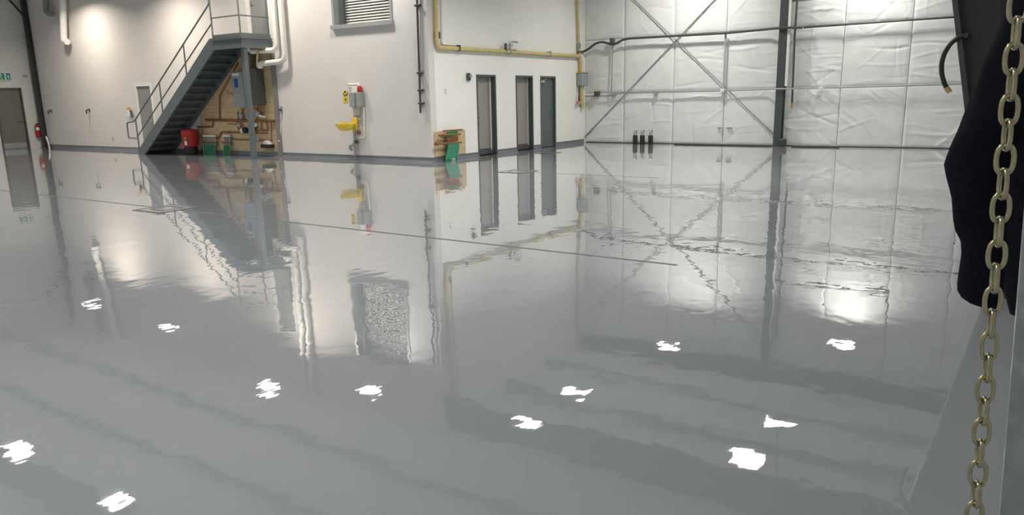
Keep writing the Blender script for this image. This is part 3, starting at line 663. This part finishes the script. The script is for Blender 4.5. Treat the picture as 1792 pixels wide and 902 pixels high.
# ------------------------------------------------------------------ back wall fittings
ec = thing('wind_column', 'dark steel column standing against the insulated wall', 'column', K(1364, 253, .2))
cx = K(1370.5, 75, .25).x
obj('shaft', ibeam(MB(), cx, YC-.22, .20, .28, .02, ZC, .02), colm, ec)
obj('base_plate', MB().box((cx-.2, YC-.40, 0), (cx+.2, YC-.03, .02)), colm, ec)
obj('anchor', MB().rbox((cx+.05, YC-.42, .02), (cx+.26, YC-.3, .22), .02), dsteel, ec)
tag(obj('white_riser', MB().tube([K(1388, -120, .3), K(1382.5, 0, .3), K(1375, 151, .3)], .045, 10), wpipe, None, True), 'white riser pipe right behind the dark wall column', 'pipe')
hd = thing('drop_hose', 'dark hose drop hanging right of the wall column', 'hose', K(1386, 188, .25))
obj('hose', MB().tube([K(1400, -120, .27), K(1395, 0, .27), K(1391, 60, .27), K(1386, 182, .27)], .028, 8), cable_m, hd, True)
obj('brass_end', MB().tube([K(1386, 180, .27), K(1385.5, 189, .27)], .04, 8), brass, hd, True)
brc = mat('brace_cable', (.30, .31, .30), .5, .3)
for a, b, lab in ((K(1023, 240, .06), K(1215, 37, .06) + (K(1250, 0, .06)-K(1215, 37, .06))*4.0, 'grey diagonal brace cable rising to the right on the insulated wall'), (K(1359, 240, .082), K(1110, 0, .082)+(K(1110, 0, .082)-K(1359, 240, .082))*.33, 'grey diagonal brace cable falling to the right towards the column')):
    t_ = thing('brace_cable', lab, 'cable', a)
    obj('cable', MB().tube([a, b], .015, 8), brc, t_, True)
    obj('turnbuckle', MB().tube([a+(b-a)*.01, a+(b-a)*.05], .024, 8), brc, t_, True)
tag(obj('black_air_hose', MB().tube([B(1012, 91, .1)] + [K(x, y, o) for x, y, o in ((1020, 91, .2), (1030, 86, .2), (1042, 76, .2), (1053, 73, .2), (1068, 77, .22), (1078, 77, .22), (1088, 70, .2), (1100, 67.5, .2), (1180, 63, .2), (1270, 58, .2), (1340, 51.5, .22), (1358, 49.5, .41), (1384, 48.5, .41), (1404, 48.3, .2))], .035, 8, .2), cable_m, None, True), 'thick dark air hose sagging across the insulated wall', 'hose')
tag(obj('overhead_cable', MB().tube([K(x, y, .16) for x, y in ((1406, 48.2), (1480, 43), (1570, 36.5), (1668, 30), (1760, 24))], .026, 8), cable_m, None, True), 'dark cable on the insulated wall right of the column', 'cable')
lc_ = thing('low_conduit', 'grey conduit at head height along the insulated wall', 'conduit', K(1200, 161, .12))
obj('pipe', MB().tube([K(x, y, o) for x, y, o in ((1022, 168.5, .13), (1070, 167.5, .13), (1082, 163.5, .13), (1180, 161, .13), (1265, 159, .13), (1340, 156.5, .13), (1352, 156, .4), (1390, 155.2, .4), (1400, 155, .13), (1480, 153, .13), (1590, 150, .13), (1760, 145, .13))], .022, 8, .1), cond_m, lc_, True)
for x, y in ((1075, 165), (1148, 161.5), (1265, 158.5), (1437, 154.5)):
    q = K(x, y, .1); obj('coupling', MB().rbox((q.x-.06, YC-.18, q.z-.045), (q.x+.06, YC-.05, q.z+.045), .01), cond_m if x != 1265 and x != 1437 else wplast, lc_)
vc = thing('vertical_conduit', 'grey conduit drop left of the diagonal bracing', 'conduit', K(1072, 165, .12))
obj('pipe', MB().tube([K(1072.5, 76, .13), K(1070, 163, .13), K(1066, 167.5, .13)], .02, 8, .1), cond_m, vc, True)
q = K(1072, 73, .12); obj('junction_box', MB().rbox((q.x-.06, YC-.22, q.z-.11), (q.x+.06, YC-.05, q.z+.1), .015), frame_dark, vc)
tag(obj('middle_conduit', MB().tube([K(1270, 59, .13), K(1266, 158, .13)], .03, 8), mat('pale_conduit', (.45, .46, .46), .5), None, True), 'pale vertical conduit where the bracing crosses the sheets', 'conduit')
q = K(1045, 162, .12)
sb = thing('socket_box', 'small dark socket box with yellow lid on the insulated wall', 'box', (q.x, YC-.05, q.z-.1))
obj('box_body', MB().rbox((q.x-.08, YC-.2, q.z-.13), (q.x+.08, YC-.05, q.z+.04), .015), frame_dark, sb)
obj('lid', MB().rbox((q.x-.05, YC-.21, q.z+.03), (q.x+.06, YC-.08, q.z+.1), .01), yel_pipe, sb)
q = K(1425, 155, .12)
# pipe stubs rising from the floor
for i, (px, lab) in enumerate(((1111.5, 'black pipe stub on the floor, leftmost of three'), (1124, 'black pipe stub on the floor, middle of three'), (1138.5, 'black pipe stub on the floor, rightmost of three'))):
    p = K(px, 250, .45); p.z = 0
    t_ = thing('floor_pipe_stub', lab, 'pipe stub', p, 'black pipe stubs by the insulated wall')
    obj('sleeve', MB().lathe([(.075, 0), (.075, .26), (.065, .28)], p, 'z', 16), blk, t_, True)
    obj('inner_pipe', MB().lathe([(.05, .26), (.05, .40), (.045, .41)], p, 'z', 14), mat('clear_grey_pipe', (.33, .36, .35), .3), t_, True)
    obj('wire_tail', MB().tube([p+Vector((.02, -.02, .38)), p+Vector((.05, -.03, .43)), p+Vector((.09, -.03, .40))], .010, 6), blk, t_, True)
for px, lab in ((1260, 'small dark tag left of the lower sheet seam'), (1276, 'small dark tag right of the lower sheet seam')):
    q = K(px, 223.5, .08); tag(obj('wall_tag', MB().rbox((q.x-.08, YC-.085, q.z-.014), (q.x+.08, YC-.03, q.z+.014), .004), cond_m), lab, 'tag')
# cable lying on the floor by the column foot
tag(obj('floor_cable', MB().tube([Vector((K(x, 254, .3).x, YC-.3-dy, .022)) for x, dy in ((1180, .0), (1240, .1), (1290, .02), (1330, .12), (1352, .05))], .022, 6, .3), cable_m, None, True), 'dark cable lying on the floor left of the column', 'cable')
tag(obj('floor_cable', MB().tube([Vector((K(x, 254, .3).x, YC-.3-dy, .022)) for x, dy in ((1386, .05), (1410, .15), (1440, .05), (1470, .1))], .022, 6, .3), cable_m, None, True), 'dark cable lying on the floor right of the column', 'cable')

# ------------------------------------------------------------------ floor drains
def drain(cx, cy, s, label, ang=0.):
    t_ = thing('floor_drain', label, 'drain', (cx, cy, 0)); h = s/2
    fr = MB()
    for a, b in (((-h, -h), (h, -h+.05)), ((-h, h-.05), (h, h)), ((-h, -h+.05), (-h+.05, h-.05)), ((h-.05, -h+.05), (h, h-.05))): fr.box((cx+a[0], cy+a[1], 0), (cx+b[0], cy+b[1], .006))
    obj('drain_frame', fr, frame_dark, t_)
    obj('cover_plate', MB().box((cx-h+.05, cy-h+.05, 0), (cx+h-.05, cy+h-.05, .003)), mat('coated_cover', (.26, .27, .285), .12), t_)
    g = h*.52
    for a, b in (((-g, g-.03), (g, g)), ((-g, -g), (-g+.03, g-.03)), ((-g+.03, -g), (g, -g+.03)), ((g-.03, -g+.03), (g, g-.03))):
        obj('grate_slot', MB().box((cx+a[0], cy+a[1], .002), (cx+b[0], cy+b[1], .0045)), dark_m, t_)
drain(-10.34, 6.27, .68, 'square steel floor drain in front of the stair reflection')
drain(-8.38, 12.93, .64, 'square steel floor drain before the office doors')
drain(-10.42, 17.55, .62, 'square steel floor drain nearest the slate grey door')

# ------------------------------------------------------------------ roof steel
def rafter(Y, zb, x0, x1, label):
    t_ = thing('roof_beam', label, 'beam', ((x0+x1)/2, Y, zb))
    mb = MB().box((x0, Y-.12, zb), (x1, Y+.12, zb+.025)).box((x0, Y-.12, ZC-.03), (x1, Y+.12, ZC)).box((x0, Y-.01, zb+.025), (x1, Y+.01, ZC-.03))
    obj('beam', mb, colm, t_)
rafter(14.2, 6.15, XB+.02, XR, 'dark roof beam in line with the office corner')
rafter(6.51, 6.15, XL+.3, XR, 'dark roof beam over the tapered column')
rafter(YC-.35, 6.55, XB+.02, XR, 'dark eave beam along the insulated wall top')
for i in range(6):
    Y = [17.0, 19.3, 11.6, 9.2, 4.0, 1.4][i]; x0 = XB+.02 if Y > YA else XL+.02
    o_ = obj('roof_purlin', MB().box((x0, Y-.035, ZC-.22), (XR, Y+.035, ZC)).box((x0, Y-.1, ZC-.24), (XR, Y+.035, ZC-.22)), mat('purlin_paint', (.42, .43, .43), .5))
    tag(o_, 'pale roof purlin under the ceiling', 'beam', 'roof purlins')

# ------------------------------------------------------------------ high bay lamps
HL = 5.3
spots = [(160, 533), (295, 574), (470, 680), (645, 682), (1008, 688), (920, 737), (1172, 607), (1472, 598), (1365, 743), (1305, 805), (30, 785), (200, 877)]
pos = []
for i, (x, y) in enumerate(spots):
    hh = {7: 5.25, 6: 5.9, 2: 6.35, 3: 5.85}.get(i, HL)
    p = onz(x, y, -hh); pos.append((p.x, p.y, hh))
pos += [(-8.2, 5.8, HL), (-3.4, 5.8, HL), (-21.4, 6.0, HL), (-26.2, 6.0, HL)] + [(-3.4-4.6*i, -.6, HL) for i in range(6)]  # unseen lamps continuing the rows, added to raise the ambient light
def make_lamp():
    t_ = thing('high_bay_lamp', 'white high bay lamp hung from the ceiling, seen mirrored in the floor', 'lamp', (0, 0, HL), 'high bay lamps')
    t_.location = (0, 0, 0)
    obj('housing', MB().rbox((-.33, -.21, .015), (.33, .21, .09), .02), lamp_body, t_)
    obj('driver_box', MB().rbox((-.16, -.06, .09), (.16, .06, .17), .015), lamp_body, t_)
    for i in (-1, 1): obj('lens', MB().rbox((-.30, i*.1-.085, 0), (.30, i*.1+.085, .015), .004), lens_m, t_)
    obj('hanger', MB().tube([(0, 0, .17), (0, 0, ZC-HL)], .012, 8), galvm, t_, True)
    return t_
lamp0 = make_lamp()
lamp_labels = ['high bay lamp mirrored farthest back at the far left of the floor', 'high bay lamp mirrored in the floor below the stair rail reflection',
  'high bay lamp mirrored in the floor left of the window reflection', 'high bay lamp mirrored in the floor just below the window reflection',
  'high bay lamp mirrored mid floor, upper right of the central pair', 'high bay lamp mirrored mid floor, lower left of the central pair',
  'high bay lamp mirrored below the reflection of the diagonal bracing', 'high bay lamp mirrored right of the wall column reflection',
  'high bay lamp mirrored in the right foreground, upper of the pair', 'high bay lamp mirrored in the right foreground, lower of the pair',
  'high bay lamp mirrored at the left edge of the picture', 'high bay lamp mirrored nearest, at the bottom left of the floor']
for i, (x, y, hh) in enumerate(pos):
    o_ = lamp0 if i == 0 else copy_tree(lamp0)
    o_.location = (x, y, hh)
    o_['label'] = lamp_labels[i] if i < len(lamp_labels) else 'unseen white high bay lamp hung beyond the part of the floor in view'
    ld = bpy.data.lights.new('high_bay_light', 'AREA'); ld.shape = 'RECTANGLE'; ld.size = .6; ld.size_y = .38; ld.energy = LAMP_W*{0: 1.2, 1: 1.2, 2: 1.7, 3: .85, 6: 1.5, 7: .75}.get(i, 1.)
    ld.color = (1.0, .90, .75) if i < 3 else (1.0, .978, .90); ld.spread = math.radians(150)
    lo = bpy.data.objects.new('high_bay_light', ld); C.objects.link(lo); lo.location = (x, y, hh-.012)

# ------------------------------------------------------------------ tapered frame column and hose, right side
TY = 6.51
tc_ = thing('tapered_column', 'dark tapered steel frame column behind the navy jacket', 'column', (.1, TY, 0))
def tx(z): return .02-.195*z
zt_ = 6.15
obj('inner_flange', MB().prism([(tx(0), .02), (tx(0)+.035, .02), (tx(zt_)+.035, zt_), (tx(zt_), zt_)], 'y', TY-.12, TY+.12), colm, tc_)
obj('web', MB().prism([(tx(0)+.035, .02), (XR-.03, .02), (XR-.03, zt_), (tx(zt_)+.035, zt_)], 'y', TY-.012, TY+.012), dsteel, tc_)  # web coloured darker than the flanges in place of its shade
obj('outer_flange', MB().box((XR-.03, TY-.12, .02), (XR-.001, TY+.12, zt_)), colm, tc_)
obj('base_plate', MB().box((-.05, TY-.16, 0), (XR-.001, TY+.16, .02)), colm, tc_)
hz = thing('looped_hose', 'black hose curling out left of the tapered column', 'hose', ony(1674, 68, TY-.1))
hp = [ony(x, y, TY-.16) for x, y in ((1690, 62), (1676, 66), (1664, 76), (1653, 92), (1647.5, 112), (1648, 130), (1652.5, 146), (1657, 155))]
obj('hose', MB().tube(hp, .0165, 10, .12), blk, hz, True)
obj('brass_tip', MB().tube([hp[-1]+(hp[-2]-hp[-1])*.2, ony(1662, 162, TY-.16)], .0185, 10), brass, hz, True)
obj('hose_hanger', MB().box((hp[0].x-.015, TY-.175, hp[0].z-.015), (hp[0].x+.015, TY-.012, hp[0].z+.015)), dsteel, hz)

# ------------------------------------------------------------------ navy jacket on a hook
JD = 1.5
def loft(secs, n=28, wob=.004, seed=3, dep=.75):
    rs = random.Random(seed); ph = [rs.random()*6 for _ in range(6)]; mb = MB(); rings = []
    for i, (c, wd, tilt) in enumerate(secs):
        ring = []
        for k in range(n):
            a = 2*PI*k/n; r = 1+wob/(wd+.001)*(math.sin(3*a+ph[0]+i*.9)+.7*math.sin(5*a+ph[1]-i*1.3))
            x = math.cos(a)*wd/2*r; y = math.sin(a)*wd/2*dep*r
            ring.append((c[0]+x, c[1]+y, c[2]+tilt*x))
        rings.append(ring)
    vs = sum(rings, []); m = len(secs)
    fs = [(i*n+k, i*n+(k+1) % n, (i+1)*n+(k+1) % n, (i+1)*n+k) for i in range(m-1) for k in range(n)]
    fs += [tuple(range(n)), tuple(range((m-1)*n, m*n))]
    return mb.add(vs, fs)
def sec(y, xl, wpx, D=JD, tilt=0.):
    a = far(xl, y, D); b = far(xl+wpx, y, D); c = (a+b)/2
    return ((c.x, c.y, c.z), (b-a).length, tilt)
jk = thing('hanging_jacket', 'dark navy jacket hanging at the right edge behind the chain', 'jacket', (.12, 1.62, 1.1))
S = [(-150, 1800, 130), (-90, 1782, 150), (-40, 1768, 155), (0, 1755, 155), (60, 1741, 150), (120, 1718, 146), (175, 1697, 136), (230, 1674, 128), (262, 1660, 122), (290, 1655, 115), (330, 1658, 106), (370, 1665, 98), (405, 1674, 90), (430, 1682, 80), (445, 1681.5, 80)]
def refine(S):
    out = []
    for a, b in zip(S, S[1:]):
        for t in (0, .5): out.append(tuple(a[i]*(1-t)+b[i]*t for i in range(3)))
    return out+[S[-1]]
obj('sleeve', loft([sec(*s) for s in refine(S)]), navy, jk, True)
S2 = [(442, 1681, 80), (455, 1680, 80), (480, 1677, 82), (505, 1675, 83), (518, 1675.5, 82), (528, 1681, 74), (534, 1692, 56)]
obj('cuff', loft([sec(*s, tilt=-.16) for s in S2], wob=.0015), navy, jk, True)
tors = []
for z, cxx, wd in ((1.94, .13, .16), (1.88, .14, .30), (1.80, .15, .36), (1.6, .16, .37), (1.4, .17, .36), (1.25, .18, .33), (1.14, .185, .30), (1.10, .19, .285), (1.095, .19, .24)):
    tors.append(((cxx, 1.68, z), wd, 0))
obj('torso', loft(tors, 36, .006, 5, .45), navy, jk, True)
sl2 = [((.33, 1.68, 1.84), .16, 0), ((.37, 1.68, 1.7), .16, 0), ((.39, 1.66, 1.5), .14, 0), ((.40, 1.64, 1.32), .12, 0), ((.40, 1.63, 1.2), .11, 0), ((.40, 1.63, 1.14), .10, 0)]
obj('sleeve', loft(sl2), navy, jk, True)
obj('collar', loft([((.13, 1.68, 1.9), .17, 0), ((.13, 1.69, 1.96), .18, 0), ((.13, 1.70, 2.0), .15, 0)], 20, .002, 8, .7), navy, jk, True)
ck = thing('coat_hook', 'steel coat hook rod holding the navy jacket', 'hook', (XR, 1.70, 2.05))
obj('rod', MB().tube([(XR, 1.70, 2.05), (.10, 1.70, 2.05), (.07, 1.70, 2.09)], .01, 8, .02), dsteel, ck, True)
obj('wall_plate', MB().rbox((XR-.012, 1.64, 1.99), (XR, 1.76, 2.11), .01), dsteel, ck)

# ------------------------------------------------------------------ hand chain loop with its sprocket
ct, cb_ = far(1783, 0, .86), far(1706, 890, .86)
def cpos(z): t = (z-cb_.z)/(ct.z-cb_.z); return cb_+(ct-cb_)*t
ch = thing('hand_chain', 'pale zinc link chain hanging at the right edge', 'chain', cpos(.8))
pitch, wire = .0236, .0024
def link_mesh():
    Lh, Wh = pitch/2+wire*.95-.0002, .0098-wire
    pts = []
    for k in range(24):
        a = 2*PI*k/24; x = Wh*math.copysign(abs(math.cos(a))**.75, math.cos(a)); z = Lh*math.copysign(abs(math.sin(a))**.85, math.sin(a)); pts.append(Vector((x, 0, z)))
    n = 8; vs = []; fs = []
    m = len(pts)
    for i in range(m):
        t = (pts[(i+1) % m]-pts[i-1]).normalized(); u = Vector((0, 1, 0)); wv = t.cross(u)
        for k in range(n):
            a = 2*PI*k/n; vs.append(pts[i]+(u*math.cos(a)+wv*math.sin(a))*wire)
    for i in range(m):
        for k in range(n): fs.append((i*n+k, i*n+(k+1) % n, ((i+1) % m)*n+(k+1) % n, ((i+1) % m)*n+k))
    return MB().add(vs, fs)
lk0 = None
path = []; z = .80; WZ = 3.1; top = cpos(WZ); RW = .09; Lb = cpos(.80)
s1 = [cpos(.80+i*pitch) for i in range(int((WZ-.80)/pitch)+1)]
arc = [Vector((s1[-1].x+RW-RW*math.cos(a), s1[-1].y, s1[-1].z+RW*math.sin(a))) for a in [pitch/RW*(i+1) for i in range(int(PI*RW/pitch))]]
s2 = [Vector((s1[-1].x+2*RW, s1[-1].y, s1[-1].z-i*pitch)) for i in range(len(s1))]
arc2 = [Vector((s1[0].x+(s2[-1].x-s1[0].x)*(.5+.5*math.cos(a)), s1[0].y, s1[0].z-RW*math.sin(a))) for a in [PI*(i+1)/13 for i in range(12)]]
full = s1+arc+s2+arc2
b0 = parent_base(ch)
for i, p in enumerate(full):
    t = (full[(i+1) % len(full)]-full[i-1]).normalized()
    if lk0 is None:
        me = bpy.data.meshes.new('link'); g = link_mesh(); me.from_pydata([tuple(v) for v in g.v], [], g.f); fix(me); me.materials.append(chain_m)
        for q in me.polygons: q.use_smooth = True
        lk0 = bpy.data.objects.new('link', me); C.objects.link(lk0); lk0.parent = ch; c = lk0
    else:
        c = lk0.copy(); C.objects.link(c); c.parent = ch
    c.location = p-b0
    rot = Vector((0, 0, 1)).rotation_difference(t).to_matrix().to_4x4() @ Matrix.Rotation(math.radians(20)+(PI/2 if i % 2 else 0)+random.uniform(-.12, .12), 4, 'Z')
    c.rotation_euler = rot.to_euler()
hw = thing('chain_hoist', 'steel chain sprocket on a wall axle above the hand chain', 'hoist', (XR, s1[-1].y, WZ))
wc = Vector((s1[-1].x+RW, s1[-1].y, s1[-1].z))
obj('sprocket', MB().lathe([(.03, -.03), (.09, -.02), (.08, -.004), (.08, .004), (.09, .02), (.03, .03)], wc, 'y', 28), galvm, hw, True)
obj('axle', MB().tube([wc+Vector((0, .0, 0)), wc+Vector((0, .06, 0)), Vector((XR, wc.y+.06, wc.z))], .014, 8, .02), dsteel, hw, True)
obj('wall_plate', MB().rbox((XR-.015, wc.y, wc.z-.1), (XR, wc.y+.12, wc.z+.1), .01), dsteel, hw)

# ------------------------------------------------------------------ galvanised door track at the right edge
e0, e1 = far(1791, 404, 1.0), far(1750, 902, 1.0)
dt = thing('door_track', 'galvanised steel door track at the right edge of view', 'track', ((e0.x+e1.x)/2, 1.0, 0))
def ex(z): return e1.x+(e0.x-e1.x)*(z-e1.z)/(e0.z-e1.z)
zz0, zz1 = 0., 3.0
for nm, (xa_, xb_), (ya_, yb_) in (('front_face', (0, .12), (1.0, 1.004)), ('return_lip', (0, .004), (1.004, 1.05)), ('back_lip', (.116, .12), (1.004, 1.08))):
    vs = [(ex(z)+x, y, z) for z in (zz0, zz1) for x, y in ((xa_, ya_), (xb_, ya_), (xb_, yb_), (xa_, yb_))]
    obj(nm, MB().add(vs, [(3,2,1,0),(4,5,6,7),(0,1,5,4),(1,2,6,5),(2,3,7,6),(3,0,4,7)]), galv, dt)
for z in (.5, 1.9, 2.8): obj('wall_bracket', MB().box((ex(z)+.1, 1.03, z), (XR, 1.07, z+.05)), galvm, dt)
p = far(1791, 893, 1.0)
pb = thing('push_button', 'maroon push button with pale ring at bottom right corner', 'button', (p.x, 1.0, p.z))
obj('ring', MB().lathe([(.014, 0), (.015, -.004), (.012, -.006), (.0095, -.006)], (p.x+.004, 1.0, p.z), 'y', 24), mat('grey_ring', (.34, .31, .31), .5), pb, True)
obj('cap', MB().lathe([(.0095, -.001), (.0095, -.009), (.007, -.011)], (p.x+.004, 1.0, p.z), 'y', 24), mat('maroon_plastic', (.20, .02, .04), .35), pb, True); pb.location.x += .014; pb.location.z -= .010
